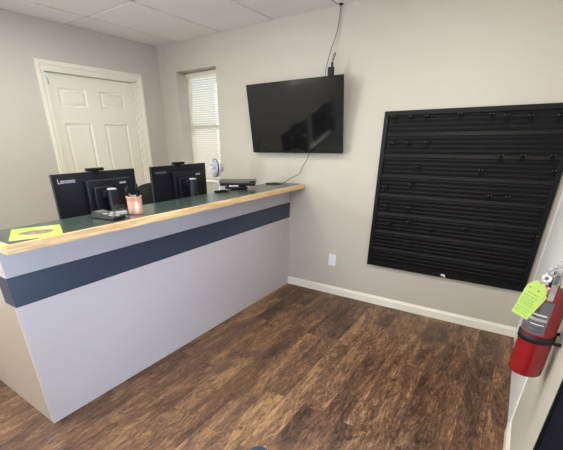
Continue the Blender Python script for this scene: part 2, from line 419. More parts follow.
d1 = struct('door_1', bm, M['door'])
bm = N(); lathe(bm, [(0, 0), (0.030, 0), (0.030, 0.006), (0.012, 0.012), (0.011, 0.035), (0.024, 0.045), (0.028, 0.058), (0.020, 0.070), (0, 0.073)], (-0.04, -0.445, 0.96), (1, 0, 0), 24)
obj('door_knob', bm, M['steel'], d1)
# door jamb and stop
bm = N()
bx(bm, (-T, DY1 - 0.018, 0), (-0.001, DY1, DZ)); bx(bm, (-T, DY0, 0), (-0.001, DY0 + 0.003, DZ)); bx(bm, (-T, DY0, DZ - 0.016), (-0.001, DY1, DZ))
bx(bm, (-0.10, -0.380, 0), (-0.045, DY1 - 0.018, 2.048)); bx(bm, (-0.06, -0.365, 0), (-0.02, DY1 - 0.018, 2.048), 0, 0.003)
struct('trim_3', bm, M['door'])

# door 2: white flush door in the right wall
bm = N(); bx(bm, (XR - .0045, AY0 + .003, .010), (XR + .04, AY1 - .003, 2.055)); d2 = struct('door_2', bm, M['white_door'])
# door 3: navy half-glazed door beside the camera
bm = N()
x0, x1 = XR + 0.008, XR + 0.050
bx(bm, (x0, BY0 + .03, .01), (x1, BY1 - .012, 0.22)); bx(bm, (x0, BY1 - .012, .22), (x1, BY1 - .30, 2.06)); bx(bm, (x0, BY0 + .03, .22), (x1, BY0 + .15, 2.06))
bx(bm, (x0, BY1 - .30, 1.93), (x1, BY0 + .15, 2.06))
d3 = struct('door_3', bm, M['navydoor'])
bm = N(); bx(bm, (XR + .024, BY0 + .15, .22), (XR + .030, BY1 - .30, 1.93)); obj('pane', bm, M['glass'], d3)
bm = N()
bx(bm, (XR - .002, BY1 - .012, 0), (XR + T, BY1, 2.10)); bx(bm, (XR - .002, BY0, 0), (XR + T, BY0 + .028, 2.10)); bx(bm, (XR - .002, BY0, 2.07), (XR + T, BY1, 2.10))
struct('trim_4', bm, M['blacktrim'])

# window 1 (behind the reception desk) with its blind
bm = N()
f = 0.035; ya, yb = 0.16, 0.20
bx(bm, (WX0, ya, WZ0), (WX0 + f, yb, WZ1)); bx(bm, (WX1 - f, ya, WZ0), (WX1, yb, WZ1)); bx(bm, (WX0, ya, WZ0), (WX1, yb, WZ0 + f)); bx(bm, (WX0, ya, WZ1 - f), (WX1, yb, WZ1))
bx(bm, (WX0, ya - .005, 1.60), (WX1, yb, 1.635))
w1 = struct('window_1', bm, M['white'])
bm = N(); bx(bm, (WX0 + .03, .178, WZ0 + .03), (WX1 - .03, .183, WZ1 - .03)); obj('pane', bm, M['glass'], w1)
bm = N(); bx(bm, (WX0, -.012, WZ0 - .018), (WX1, .16, WZ0 + .002), 0, .003); struct('trim_5', bm, M['white'])
bl = thing('window_blind', 'closed ivory venetian blind hanging in the narrow window behind the reception desk', 'blind', (0.5625, 0.135, WZ1 - 0.014))
hw = 0.272
bm = N(); bx(bm, (-hw, -.014, -.034), (hw, .014, 0), 0, .002); obj('headrail', bm, M['ivory'], bl)
bm = N(); zz = -.046
while zz > -1.075:
    c0 = Vector((0, 0, zz)); a = math.radians(56)
    dv = Vector((0, math.cos(a), math.sin(a))) * .0125; nv = Vector((0, -math.sin(a), math.cos(a)))
    prev = None
    for s, hgt in ((-1, 0), (-.4, .0016), (.4, .0016), (1, 0)):
        p = c0 + dv * s + nv * hgt
        cur = (bm.verts.new((-hw + .004, p.y, p.z)), bm.verts.new((hw - .012, p.y, p.z)))
        if prev: bm.faces.new((prev[0], prev[1], cur[1], cur[0]))
        prev = cur
    zz -= .0225
so = obj('slats', bm, M['slats'], bl)
bm = N(); bx(bm, (-hw + .004, -.012, -1.095), (hw - .012, .012, -1.078), 0, .003); obj('bottom_rail', bm, M['ivory'], bl)
bm = N(); tube(bm, [(-.21, -.018, -.03), (-.21, -.02, -.30), (-.212, -.02, -.62)], .0035, 8); obj('tilt_wand', bm, M['ivory'], bl)
bm = N()
for q in (-.17, .17): bx(bm, (q - .001, -.0145, -1.08), (q + .001, -.0135, -.03))
obj('ladder_cord', bm, M['ivory'], bl)

# window 2 in the wall behind the camera
bm = N(); f = .05
bx(bm, (.65, YF - .10, .80), (.65 + f, YF - .04, 2.10)); bx(bm, (2.95 - f, YF - .10, .80), (2.95, YF - .04, 2.10)); bx(bm, (.65, YF - .10, .80), (2.95, YF - .04, .80 + f)); bx(bm, (.65, YF - .10, 2.10 - f), (2.95, YF - .04, 2.10)); bx(bm, (1.775, YF - .10, .80), (1.825, YF - .04, 2.10))
w2 = struct('window_2', bm, M['blacktrim'])

bm = N(); f = .05  # unseen window added around the side light, sill high to clear the television reflection
for a, b in (((-.10, -4.65, 1.32), (-.05, -4.60, 2.10)), ((-.10, -3.30, 1.32), (-.05, -3.25, 2.10)), ((-.10, -4.65, 1.32), (-.05, -3.25, 1.37)), ((-.10, -4.65, 2.05), (-.05, -3.25, 2.10))): bx(bm, a, b)
struct('added_side_window', bm, M['white'])

# ceiling lights (all above or behind the picture's edge)
for (i, j) in TROFF:
    if i == 2 and j == 1: lb = 'recessed ceiling light over the reception desk, nearest the window'
    elif i == 5: lb = 'recessed ceiling light above the open floor beside the slat wall panel'
    else: lb = 'recessed ceiling light farthest from the television wall'
    cx = (xs[i] + xs[i + 1]) / 2; cy = (ys[j] + ys[j + 1]) / 2
    t = thing('ceiling_light', lb, 'ceiling light', (cx, cy, H), group=None)
    bm = N(); a, b2 = .294, .599
    bx(bm, (-a, -b2, 0), (-a + .03, b2, .014)); bx(bm, (a - .03, -b2, 0), (a, b2, .014)); bx(bm, (-a, -b2, 0), (a, -b2 + .03, .014)); bx(bm, (-a, b2 - .03, 0), (a, b2, .014))
    obj('frame', bm, M['lamp_frame'], t)
    bm = N(); bx(bm, (-a + .03, -b2 + .03, .004), (a - .03, b2 - .03, .008)); obj('diffuser', bm, M['diffuser'], t)

# ------------------------------------------------------------------ reception desk
DXF = 1.760; DE = -2.610
desk = thing('reception_desk', 'long pale grey reception desk with a navy band across its front', 'desk', (DXF, DE, 0))
def D(a, b): return ((a[0] - DXF, a[1] - DE, a[2]), (b[0] - DXF, b[1] - DE, b[2]))
bm = N(); bx(bm, *D((DXF - .02, DE, 0), (DXF, -.001, .7375)), 0, .0015); obj('front_panel', bm, M['desk'], desk)
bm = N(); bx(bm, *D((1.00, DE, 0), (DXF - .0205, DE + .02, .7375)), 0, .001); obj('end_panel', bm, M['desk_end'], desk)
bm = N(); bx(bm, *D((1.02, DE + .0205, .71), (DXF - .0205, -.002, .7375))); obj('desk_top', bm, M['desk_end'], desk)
bm = N(); bx(bm, *D((1.642, DE, .738), (DXF + .002, -.001, .890)), 0, .001); obj('band', bm, M['navy'], desk)
bm = N(); bx(bm, *D((1.642, DE, .8905), (DXF, -.001, 1.0395)), 0, .0015); obj('upper_panel', bm, M['desk'], desk)
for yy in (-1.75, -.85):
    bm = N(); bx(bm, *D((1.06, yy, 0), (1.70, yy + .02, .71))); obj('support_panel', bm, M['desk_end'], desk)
ct = thing('countertop', 'dark green laminate countertop with a pale wood front edge on the reception desk', 'countertop', (1.75, DE, 1.040))
def K(a, b): return ((a[0] - 1.75, a[1] - DE, a[2] - 1.04), (b[0] - 1.75, b[1] - DE, b[2] - 1.04))
bm = N(); bx(bm, *K((1.566, DE + .008, 1.040), (1.906, -.002, 1.078))); obj('laminate_top', bm, M['top'], ct)
bm = N(); bx(bm, *K((1.9062, DE - .018, 1.0395), (1.928, -.002, 1.0785)), 0, .002); obj('front_edge', bm, M['pine'], ct)
bm = N(); bx(bm, *K((1.566, DE - .018, 1.0395), (1.906, DE + .0078, 1.0785)), 0, .002); obj('end_edge', bm, M['pine'], ct)

# ------------------------------------------------------------------ television
tv = thing('television', 'large black flat television tilted forward on the back wall', 'television', (1.838, -.110, 1.651))
ang = math.atan2(.10, .571); tv.rotation_euler = (ang, 0, 0)     # top leans out
hwid, hh = .478, .294
bm = N(); bx(bm, (-hwid, -.012, -hh), (hwid, .016, hh), 0, .003); obj('bezel', bm, M['blackpl2'], tv)
bm = N(); bx(bm, (-hwid + .006, -.0135, -hh + .014), (hwid - .006, -.0115, hh - .006)); obj('screen', bm, M['glossy'], tv)
bm = N(); bx(bm, (-.30, .016, -.24), (.30, .045, .10), 0, .008); obj('back_cover', bm, M['blackpl2'], tv)
bm = N(); bx(bm, (-.02, -.0135, -hh - .004), (.02, .004, -hh + .002), 0, .001); obj('sensor_bar', bm, M['greypl'], tv)
for q in (-.12, .12):
    bm = N(); bx(bm, (q - .015, .045, -.12), (q + .015, .060, .12)); obj('mount_rail', bm, M['hook'], tv)
mt = thing('wall_mount', 'black steel bracket holding the television to the wall', 'bracket', (1.845, -.001, 1.655))
bm = N(); bx(bm, (-.16, -.012, -.10), (.16, 0, .10), 0, .002)
for q in (-.05, .05):
    bx(bm, (q - .008, -.045, -.03), (q + .008, -.01, .03))
obj('wall_plate', bm, M['hook'], mt)

# cable from the ceiling down to the television, black grommet and the clip on the television
bm = N(); tube(bm, spline([(2.184, -.012, 2.431), (2.185, -.014, 2.37), (2.172, -.02, 2.256), (2.143, -.05, 2.135), (2.127, -.085, 2.008), (2.126, -.088, 1.93), (2.126, -.07, 1.86)], 6), .0032, 6)
tag(rebase(obj('cable', bm, M['cablegrey']), (2.184, -.012, 2.43)), 'thin grey cable running from the ceiling down behind the television', 'cable')
bm = N(); lathe(bm, [(0, 0), (.017, 0), (.016, -.006), (.009, -.012), (0, -.012)], (0, 0, 0), (0, 0, 1), 16)
o = obj('cable_grommet', bm, M['rubber']); o.location = (2.195, -.028, H); tag(o, 'small black grommet where the cable enters the ceiling above the television', 'grommet')
cl = thing('cable_clip', 'small black clip with a wire loop standing on top of the television', 'clip', (2.195, -.135, 1.945))
bm = N(); bx(bm, (-.026, -.012, .0), (.024, .014, .058), 0, .004); obj('clip_body', bm, M['blackpl2'], cl)
bm = N(); tube(bm, spline([(.004, 0, .055), (.008, 0, .085), (.020, 0, .120), (.030, 0, .138), (.024, 0, .150), (.012, 0, .132), (.008, 0, .10), (.012, 0, .07)], 6), .0028, 6); bx(bm, (-.004, -.004, .05), (.016, .004, .09), 0, .002)
obj('wire_loop', bm, M['rubber'], cl)
bm = N(); tube(bm, spline([(1.982, -.030, 1.362), (1.978, -.045, 1.344), (1.954, -.045, 1.291), (1.924, -.05, 1.246), (1.884, -.05, 1.173), (1.813, -.08, 1.135), (1.770, -.12, 1.098), (1.735, -.14, 1.083), (1.70, -.150, 1.082)], 6), .0030, 6)
tag(rebase(obj('cable', bm, M['rubber']), (1.978, -.05, 1.34)), 'thin black cable hanging from the television down onto the countertop', 'cable')
ad = thing('power_adapter', 'flat black adapter lying at the wall end of the countertop', 'adapter', (1.655, -.165, 1.0785), (0, 0, .25))
bm = N(); bx(bm, (-.065, -.025, 0), (.045, .025, .010), 0, .003); obj('adapter_body', bm, M['blackpl2'], ad)
bm = N(); tube(bm, [(.045, 0, .005), (.075, 0, .004)], .005, 8); obj('cable_collar', bm, M['rubber'], ad)

# wall outlet
ot = thing('wall_outlet', 'white double wall outlet plate low on the wall beside the desk', 'outlet', (2.27, 0, .362))
bm = N(); bx(bm, (-.0375, -.006, -.058), (.0375, 0, .058), 0, .002); obj('cover_plate', bm, M['whitepl'], ot)
for zq in (-.024, .024):
    bm = N(); bx(bm, (-.017, -.0085, zq - .015), (.017, -.006, zq + .015), 0, .002); s = obj('socket', bm, M['whitepl'], ot)
    bm = N()
    for q in (-.007, .006): bx(bm, (q, -.0092, zq - .004), (q + .0015, -.0085, zq + .007))
    obj('slots', bm, M['blackpl2'], s)

# ------------------------------------------------------------------ slat wall panel
SX0, SX1, SZ0, SZ1 = 2.634, 3.864, .394, 1.673
sw = thing('slat_wall_panel', 'wide black framed slat wall panel mounted on the back wall', 'display panel', (SX0, 0, SZ0))
W_ = SX1 - SX0; Hh = SZ1 - SZ0; fr = .034
for nm, a, b in (('frame_rail', (0, -.026, Hh - fr), (W_, -.001, Hh)), ('frame_rail', (0, -.026, 0), (W_, -.001, fr)), ('frame_stile', (0, -.026, fr), (fr, -.001, Hh - fr)), ('frame_stile', (W_ - fr, -.026, fr), (W_, -.001, Hh - fr))):
    bm = N(); bx(bm, a, b, 0, .002); obj(nm, bm, M['slatframe'], sw)
bm = N(); p = .0314; z = 1.5125 - SZ0 + p * 4
prof = []
zt = Hh - fr - .001
k = 0
bx(bm, (fr, -.010, fr), (W_ - fr, -.001, Hh - fr))
while True:
    top = z - k * p
    k += 1
    if top > zt + .5: continue
    lo = top - p + .009
    if lo < fr: break
    top = min(top, zt)
    wide = ((k - 1) % 5 == 4)
    dpt = -.0215 if wide else -.0185
    t2 = top + (.003 if wide else 0)
    # slat: bevelled top lip, flat face, undercut groove beneath
    poly = [(-.010, t2), (-.0175, t2 - .001), (-.0228, lo + .003), (-.021, lo), (-.010, lo)] if wide else [(-.010, t2 - .001), (dpt + (.005 if wide else .002), t2), (dpt, t2 - (.009 if wide else .004)), (dpt + .0035, lo + .001), (dpt + .005, lo), (-.010, lo)]
    prism(bm, poly, fr, W_ - fr, lambda u, v, d: (d, u, v))
obj('slats', bm, M['slat'], sw)
# hooks
hk0 = None
rows = [('top row', [(2.717, 1.623), (2.842, 1.622), (2.958, 1.621), (3.185, 1.628), (3.383, 1.617), (3.471, 1.607), (3.606, 1.600), (3.759, 1.595)]),
        ('second row', [(2.732, 1.437), (2.848, 1.439), (2.993, 1.442)]),
        ('right-hand row below the top row', [(3.493, 1.356), (3.621, 1.358), (3.785, 1.360)]),
        ('row across upper middle', [(2.952, 1.267), (3.393, 1.255), (3.813, 1.265)]),
        ('row across the middle', [(2.723, 1.100), (2.920, 1.132), (3.488, 1.082), (3.599, 1.083)]),
        ('left-hand row under the middle', [(2.750, .948), (2.933, .948)]),
        ('lowest row', [(2.797, .805), (2.955, .833), (3.133, .795), (3.382, .831), (3.823, .828)])]
ordn = {1: 'only', 2: ['left', 'right'], 3: ['left', 'middle', 'right'], 4: ['first from left', 'second from left', 'third from left', 'fourth from left'],
        5: ['first from left', 'second from left', 'third from left', 'fourth from left', 'fifth from left'],
        8: ['first from left', 'second from left', 'third from left', 'fourth from left', 'fifth from left', 'sixth from left', 'seventh from left', 'eighth from left']}
def make_hook():
    t = thing('display_hook', '', 'hook', (0, 0, 0), group='hooks on the slat wall panel')
    bm = N(); bx(bm, (-.011, -.0025, -.034), (.011, .0, .022)); bx(bm, (-.011, -.0025, .018), (.011, .006, .022)); obj('back_plate', bm, M['hook'], t)
    bm = N()
    for s in (-1, 1): tube(bm, spline([(s * .008, -.001, -.002), (s * .009, -.020, -.004), (s * .010, -.038, -.004), (s * .010, -.050, .006)], 4), .0026, 6)
    obj('prongs', bm, M['hook'], t)
    bm = N()
    for s in (-1, 1): lathe(bm, [(0, -.004), (.0036, -.002), (.0036, .002), (0, .004)], (s * .010, -.051, .007), (0, -1, .6), 8)
    obj('prong_tips', bm, M['greypl'], t)
    return t
for rn, ps in rows:
    for k, (hx, hz) in enumerate(ps):
        if hk0 is None: o = hk0 = make_hook()
        else: o = copy_tree(hk0)
        o.location = (hx, -.0222, hz); o.rotation_euler = (0, 0, 0)
        o['label'] = 'small black hook on the slat wall panel, %s, %s' % (rn, ordn[len(ps)][k])
bm = N(); prism(bm, [(-.020, .004), (-.008, .014), (.010, .010), (.020, -.006), (.012, -.016), (.006, -.004), (-.012, -.004)], 0, .0012, lambda u, v, d: (u, -d, v))
o = obj('torn_sticker', bm, M['paperw']); o.location = (3.292, -.0262, .412); tag(o, 'small torn white sticker on the bottom frame of the slat wall panel', 'sticker')

# ------------------------------------------------------------------ computer monitors
def make_monitor():
    t = thing('computer_monitor', '', 'monitor', (0, 0, 0), group=None)     # origin on the desk surface; screen looks to -x
    zt, zb = .557, .200; hy = .300
    bm = N(); bx(bm, (-.018, -hy, zb), (.006, hy, zt), 0, .003); obj('display_shell', bm, M['blackpl'], t)
    bm = N(); bx(bm, (-.0195, -hy + .006, zb + .016), (-.0178, hy - .006, zt - .006)); obj('screen', bm, M['glossy'], t)
    bm = N(); bx(bm, (.006, -.105, zb + .02), (.044, .235, zt - .052), 0, .006); hs = obj('rear_housing', bm, M['blackpl'], t)
    bm = N(); bx(bm, (.044, .135, zt - .088), (.0455, .185, zt - .076)); obj('badge', bm, M['ltgrey'], hs)['label'] = 'small light badge'
    bm = N()
    for q in range(9): bx(bm, (.044, -.02 + q * .014, zb + .05), (.0448, -.013 + q * .014, zb + .075))
    obj('vents', bm, M['blackpl2'], hs)
    bm = N(); bx(bm, (.044, -.075, .300), (.072, .060, .462), 0, .006); bx(bm, (.068, -.035, .400), (.110, .030, .440), 0, .004); obj('mount_plate', bm, M['blackpl'], t)
    bm = N(); lathe(bm, [(.036, .012), (.034, .2), (.033, .440), (.030, .448), (0, .448)], (.128, .010, 0), (0, 0, 1), 28); cn = obj('stand_column', bm, M['blackpl'], t)
    bm = N(); lathe(bm, [(0, .4482), (.031, .4482), (.030, .453), (.022, .456), (0, .457)], (.128, .010, 0), (0, 0, 1), 28); obj('column_cap', bm, M['ltgrey'], cn)['label'] = 'silver grey cap on the stand column'
    bm = N(); bx(bm, (.0, -.12, 0), (.22, .14, .012), 0, .004); obj('stand_base', bm, M['blackpl'], t)
    rot = Matrix(((0, 0, 1, 0), (1, 0, 0, 0), (0, 1, 0, 0), (0, 0, 0, 1)))    # text x -> +y, y -> +z, normal -> +x
    text_mesh('logo_lettering', 'Lenovo', .038, M['lettering'], t, Matrix.Translation((.0062, -hy + .030, zt - .056)) @ rot)
    return t
m1 = make_monitor(); m1.location = (1.30, -1.780, .7380)
m1['label'] = 'black desktop monitor seen from behind, nearest the pen cup'
m2 = copy_tree(m1); m2.location = (1.30, -1.030, .7380)
m2['label'] = 'black desktop monitor seen from behind, nearer the window'
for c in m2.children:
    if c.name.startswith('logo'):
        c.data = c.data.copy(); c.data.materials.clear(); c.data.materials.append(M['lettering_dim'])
def make_webcam():
    t = thing('webcam', '', 'webcam', (0, 0, 0))
    bm = N(); bx(bm, (-.020, -.064, .002), (.010, .062, .022), 0, .006); obj('camera_bar', bm, M['blackpl2'], t)
    bm = N(); lathe(bm, [(0, 0), (.008, 0), (.008, .003), (0, .004)], (-.020, 0, .012), (-1, 0, 0), 16); obj('lens', bm, M['glossy'], t)
    bm = N(); bx(bm, (-.024, -.02, -.02), (-.0200, .02, .004)); obj('clamp', bm, M['blackpl2'], t)
    bm = N(); bx(bm, (.0065, -.02, -.02), (.010, .02, .004)); obj('clamp', bm, M['blackpl2'], t)
    return t
wc = make_webcam(); wc.location = (1.30, -1.782, 1.295); wc['label'] = 'small black webcam on top of the monitor nearest the pen cup'
wc2 = copy_tree(wc); wc2.location = (1.30, -1.038, 1.295); wc2['label'] = 'small black webcam on top of the monitor nearer the window'

# ------------------------------------------------------------------ office chair between the monitors
ch = thing('office_chair', 'black office chair whose rounded back shows between the two monitors', 'chair', (.72, -.63, 0), (0, 0, 0))
bm = N(); pts = []
cols, rws = 12, 12; grid = []
for i in range(rws + 1):
    v = i / rws; zc = .57 + .50 * v; half = .235 * (1 - .10 * v) * (1 - max(0, (v - .62) / .38) ** 2.6 * .60)
    row = []
    for j in range(cols + 1):
        u = -1 + 2 * j / cols
        row.append((.10 * (1 - u * u) * 1.0 - .06 * v, half * u, zc - .03 * abs(u) ** 3 * v))
    grid.append(row)
for dx in (0, -.045):
    vs = [[bm.verts.new((-.30 + p[0] * 1.0 + dx, p[1], p[2])) for p in r] for r in grid]
    for i in range(rws):
        for j in range(cols):
            f = bm.faces.new((vs[i][j], vs[i][j + 1], vs[i + 1][j + 1], vs[i + 1][j])); f.smooth = True
    if dx == 0: va = vs
    else: vb = vs
bd = [(i, 0) for i in range(rws)] + [(rws, j) for j in range(cols)] + [(i, cols) for i in range(rws, 0, -1)] + [(0, j) for j in range(cols, 0, -1)]
for k in range(len(bd)):
    a = bd[k]; b = bd[(k + 1) % len(bd)]
    bm.faces.new((va[a[0]][a[1]], va[b[0]][b[1]], vb[b[0]][b[1]], vb[a[0]][a[1]]))
obj('backrest', bm, M['fabric'], ch)
bm = N(); bx(bm, (-.25, -.24, .44), (.25, .24, .52), 0, .03); obj('seat', bm, M['fabric'], ch)
bm = N(); tube(bm, spline([(-.10, 0, .44), (-.27, 0, .42), (-.32, 0, .50), (-.29, 0, .68)], 5), .02, 8); obj('back_stem', bm, M['blackpl2'], ch)
bm = N(); tube(bm, [(0, 0, .10), (0, 0, .44)], .026, 16); obj('gas_column', bm, M['blackpl2'], ch)
for s in (-1, 1):
    bm = N(); tube(bm, spline([(.02, s * .25, .46), (.02, s * .28, .50), (-.02, s * .285, .66)], 5), .014, 8); bx(bm, (-.15, s * .285 - .03, .66), (.10, s * .285 + .03, .685), 0, .008); obj('armrest', bm, M['blackpl2'], ch)
for k in range(5):
    a = 2 * PI * k / 5 + .3; ca, sa = math.cos(a), math.sin(a)
    bm = N(); tube(bm, [(.02 * ca, .02 * sa, .12), (.27 * ca, .27 * sa, .075)], [.025, .014], 10); lg = obj('base_leg', bm, M['blackpl2'], ch)
    bm = N(); lathe(bm, [(0, -.012), (.026, -.012), (.028, 0), (.026, .012), (0, .012)], (.27 * ca, .27 * sa, .028), (-sa, ca, 0), 18); tube(bm, [(.27 * ca, .27 * sa, .03), (.27 * ca, .27 * sa, .075)], .007, 8); obj('caster', bm, M['rubber'], lg)

# ------------------------------------------------------------------ things on the countertop
Z = 1.0782
fl = N(); bx(fl, (-.130, -.108, 0), (.130, .108, .0012))
o = obj('flyer', fl, M['flyer']); o.location = (1.772, -2.430, Z); o.rotation_euler = (0, 0, math.radians(-24)); 
tag(o, 'lime green printed flyer lying on the near end of the countertop', 'flyer')

pt = thing('payment_terminal', 'black card payment terminal with grey keys on the countertop', 'payment terminal', (1.768, -2.035, Z), (0, 0, math.radians(97)))
def wedge(bm, x0, x1, y0, y1, zf, zb):
    v = [bm.verts.new(q) for q in ((x0, y0, 0), (x1, y0, 0), (x1, y1, 0), (x0, y1, 0), (x0, y0, zf), (x1, y0, zf), (x1, y1, zb), (x0, y1, zb))]
    fs = [bm.faces.new([v[i] for i in f]) for f in ((3, 2, 1, 0), (4, 5, 6, 7), (0, 1, 5, 4), (1, 2, 6, 5), (2, 3, 7, 6), (3, 0, 4, 7))]
    bmesh.ops.bevel(bm, geom=list({e for f in fs for e in f.edges}), offset=.006, segments=3, affect='EDGES', profile=.5)
bm = N(); wedge(bm, -.043, .043, -.090, .090, .018, .038); obj('terminal_body', bm, M['blackpl2'], pt)
sl = (.038 - .018) / .19
def onslope(y): return .018 + (y + .095) * sl
def slab(bm, xa, xb, ya, yb, h):
    v = [bm.verts.new((x, y, onslope(y) + d)) for d in (-.002, h) for (x, y) in ((xa, ya), (xb, ya), (xb, yb), (xa, yb))]
    for f in ((3, 2, 1, 0), (4, 5, 6, 7), (0, 1, 5, 4), (1, 2, 6, 5), (2, 3, 7, 6), (3, 0, 4, 7)): bm.faces.new([v[i] for i in f])
bm = N(); slab(bm, -.034, .034, .030, .080, .001); obj('display', bm, M['greypl'], pt)
for r_ in range(4):
    for c_ in range(3):
        bm = N(); xa = -.033 + c_ * .0235; ya = -.080 + r_ * .0235; slab(bm, xa, xa + .019, ya, ya + .016, .003)
        obj('key', bm, M['ltgrey'] if (r_ + c_) % 2 else M['greypl'], pt)

pc = thing('pen_cup', 'hammered copper pen cup on the countertop in front of the monitor', 'pen cup', (1.778, -1.858, Z))
bm = N(); lathe(bm, [(0, .003), (.0415, .003), (.0425, .0), (.043, .004), (.0425, .06), (.043, .094), (.0455, .097), (.0455, .101), (.0415, .101), (.0405, .094), (.040, .006), (0, .006)], seg=36); obj('cup_body', bm, M['copper'], pc)
pens = [('black ballpoint pen standing upright in the copper pen cup', (.005, .01), (.012, .016), .165, 'blackpl2'), ('dark marker with a grey cap in the copper pen cup', (-.01, -.005), (-.022, -.012), .155, 'greypl'),
        ('thick black marker leaning right in the copper pen cup', (.006, .012), (.010, .030), .150, 'blackpl2'), ('slim reddish pen leaning left in the copper pen cup', (-.004, -.012), (-.006, -.033), .145, 'red')]
for lb, a, b, L, mm in pens:
    t = thing('pen', lb, 'pen', (1.778 + a[0], -1.858 + a[1], Z + .0065), group='pens in the copper cup')
    d = Vector((b[0] - a[0], b[1] - a[1], .1)).normalized()
    bm = N(); tube(bm, [d * .004, d * L * .72], .0052, 10); obj('barrel', bm, M[mm], t)
    bm = N(); tube(bm, [d * L * .72, d * L], [.0066, .0060], 10); obj('cap', bm, M['blackpl2'], t)

hd = thing('card_holder', 'small clear acrylic card holder between payment terminal and copper cup', 'card holder', (1.735, -1.935, Z), (0, 0, math.radians(75)))
bm = N(); bx(bm, (-.040, -.022, 0), (.040, .022, .003)); bx(bm, (-.040, .019, .003), (.040, .022, .055)); bx(bm, (-.040, -.022, .003), (.040, -.019, .022)); bx(bm, (-.040, -.019, .003), (-.037, .019, .03)); bx(bm, (.037, -.019, .003), (.040, .019, .03))
obj('acrylic_tray', bm, M['acrylic'], hd)
bm = N(); bx(bm, (-.035, -.010, .0032), (.035, .002, .020)); obj('card_stack', bm, M['paperw'], hd)

# flat device on rounded base
dv = thing('document_scanner', 'flat dark grey document scanner on a rounded black base near the window', 'scanner', (1.585, -.610, Z), (0, 0, math.radians(29.5)))
bm = N()
lathe(bm, [(0, 0), (.060, 0), (.070, .008), (.066, .020), (.050, .026), (0, .027)], seg=36)
for v in bm.verts: v.co.x *= 1.5; v.co.y *= .8; v.co.y -= .03; v.co.x -= .02
obj('rounded_base', bm, M['blackpl2'], dv)
bm = N(); bx(bm, (-.165, -.055, .028), (.148, .065, .048), 0, .006); obj('lower_tray', bm, M['blackpl2'], dv)
bm = N(); bx(bm, (-.170, -.050, .0485), (.155, .068, .078), 0, .007); obj('lid', bm, M['greypl'], dv)
bm = N(); bx(bm, (.105, -.053, .054), (.145, -.049, .070), 0, .001); obj('control_panel', bm, M['blackpl2'], dv)
bm = N(); bx(bm, (-.075, -.075, .0275), (.005, -.050, .033)); obj('paper_sheet', bm, M['paperw'], dv)['label'] = 'white paper edge under the tray'
pd = thing('card_reader', 'small flat black reader at the back edge of the countertop near the fan', 'card reader', (1.600, -.870, Z), (0, 0, math.radians(75)))
bm = N(); bx(bm, (-.055, -.028, 0), (.055, .028, .014), 0, .004); obj('reader_body', bm, M['blackpl2'], pd)
bm = N(); bx(bm, (-.045, -.020, .014), (.020, .018, .0155)); obj('reader_screen', bm, M['glossy'], pd)

# desk fan
fx, fy, fz = 1.18, -.475, 1.232
fan = thing('desk_fan', 'white desk fan with a violet ring standing behind the counter by the window', 'fan', (fx, fy, .738), (0, 0, 0))
fz -= .738
ax = Vector((-.40, -.92, .02)).normalized()
bm = N(); R_ = .082
lathe(bm, [(R_, -.030), (R_ + .002, -.012), (R_, .004)], (0, 0, fz), ax, 40); lathe(bm, [(R_ - .004, .004), (R_ - .004, -.030)], (0, 0, fz), ax, 40)
obj('housing', bm, M['whitepl'], fan)
bm = N(); lathe(bm, [(R_ - .002, -.012), (R_ + .004, -.012), (R_ + .004, .0), (R_ - .002, .0)], (0, 0, fz), ax, 40); obj('ring', bm, M['darkblueplast'], fan)['label'] = 'violet ring round the fan cage'
bm = N()
q = Vector((0, 0, 1)).rotation_difference(ax)
for rr_, hh_ in ((.018, .030), (.032, .028), (.046, .024), (.060, .018), (.073, .010)):
    tube(bm, [Vector((0, 0, fz)) + q @ Vector((rr_ * math.cos(a), rr_ * math.sin(a), hh_)) for a in [2 * PI * k / 28 for k in range(29)]], .0012, 5, caps=False)
for k in range(18):
    a = 2 * PI * k / 18
    tube(bm, [Vector((0, 0, fz)) + q @ Vector((r1 * math.cos(a), r1 * math.sin(a), h1)) for r1, h1 in ((.010, .031), (.046, .024), (.073, .010), (.081, .003))], .0012, 5)
lathe(bm, [(0, .034), (.016, .033), (.017, .028), (0, .027)], (0, 0, fz), ax, 20)
obj('cage', bm, M['whitepl'], fan)
bm = N()
for k in range(4):
    a = 2 * PI * k / 4 + .3
    prof = [(.012, -.2), (.035, -.45), (.066, -.35), (.072, .0), (.060, .3), (.030, .35), (.012, .2)]
    vs = [bm.verts.new(Vector((0, 0, fz)) + q @ Vector((r1 * math.cos(a + da), r1 * math.sin(a + da), .004 + .012 * da))) for r1, da in prof]
    vs2 = [bm.verts.new(v.co + (q @ Vector((0, 0, -.002)))) for v in vs]
    bm.faces.new(vs); bm.faces.new(vs2[::-1])
    for i in range(len(vs)): bm.faces.new((vs[i], vs2[i], vs2[(i + 1) % len(vs)], vs[(i + 1) % len(vs)]))
lathe(bm, [(0, .018), (.012, .016), (.014, -.01), (0, -.012)], (0, 0, fz), ax, 16)
obj('blades', bm, M['ltgrey'], fan)
bm = N(); lathe(bm, [(R_, -.030), (.070, -.042), (.045, -.052), (.038, -.085), (.020, -.098), (0, -.100)], (0, 0, fz), ax, 36); obj('motor_cover', bm, M['whitepl'], fan)
piv = -ax * .055
bm = N(); tube(bm, spline([piv + Vector((0, 0, fz - .035)), piv + Vector((0, 0, fz - .12)), Vector((.01, .05, .20)), Vector((.0, .03, .025))], 6), .014, 12); obj('stem', bm, M['whitepl'], fan)
bm = N(); lathe(bm, [(0, 0), (.085, 0), (.088, .006), (.080, .018), (.03, .030), (0, .032)], (0, .03, 0), (0, 0, 1), 36); obj('fan_base', bm, M['whitepl'], fan)

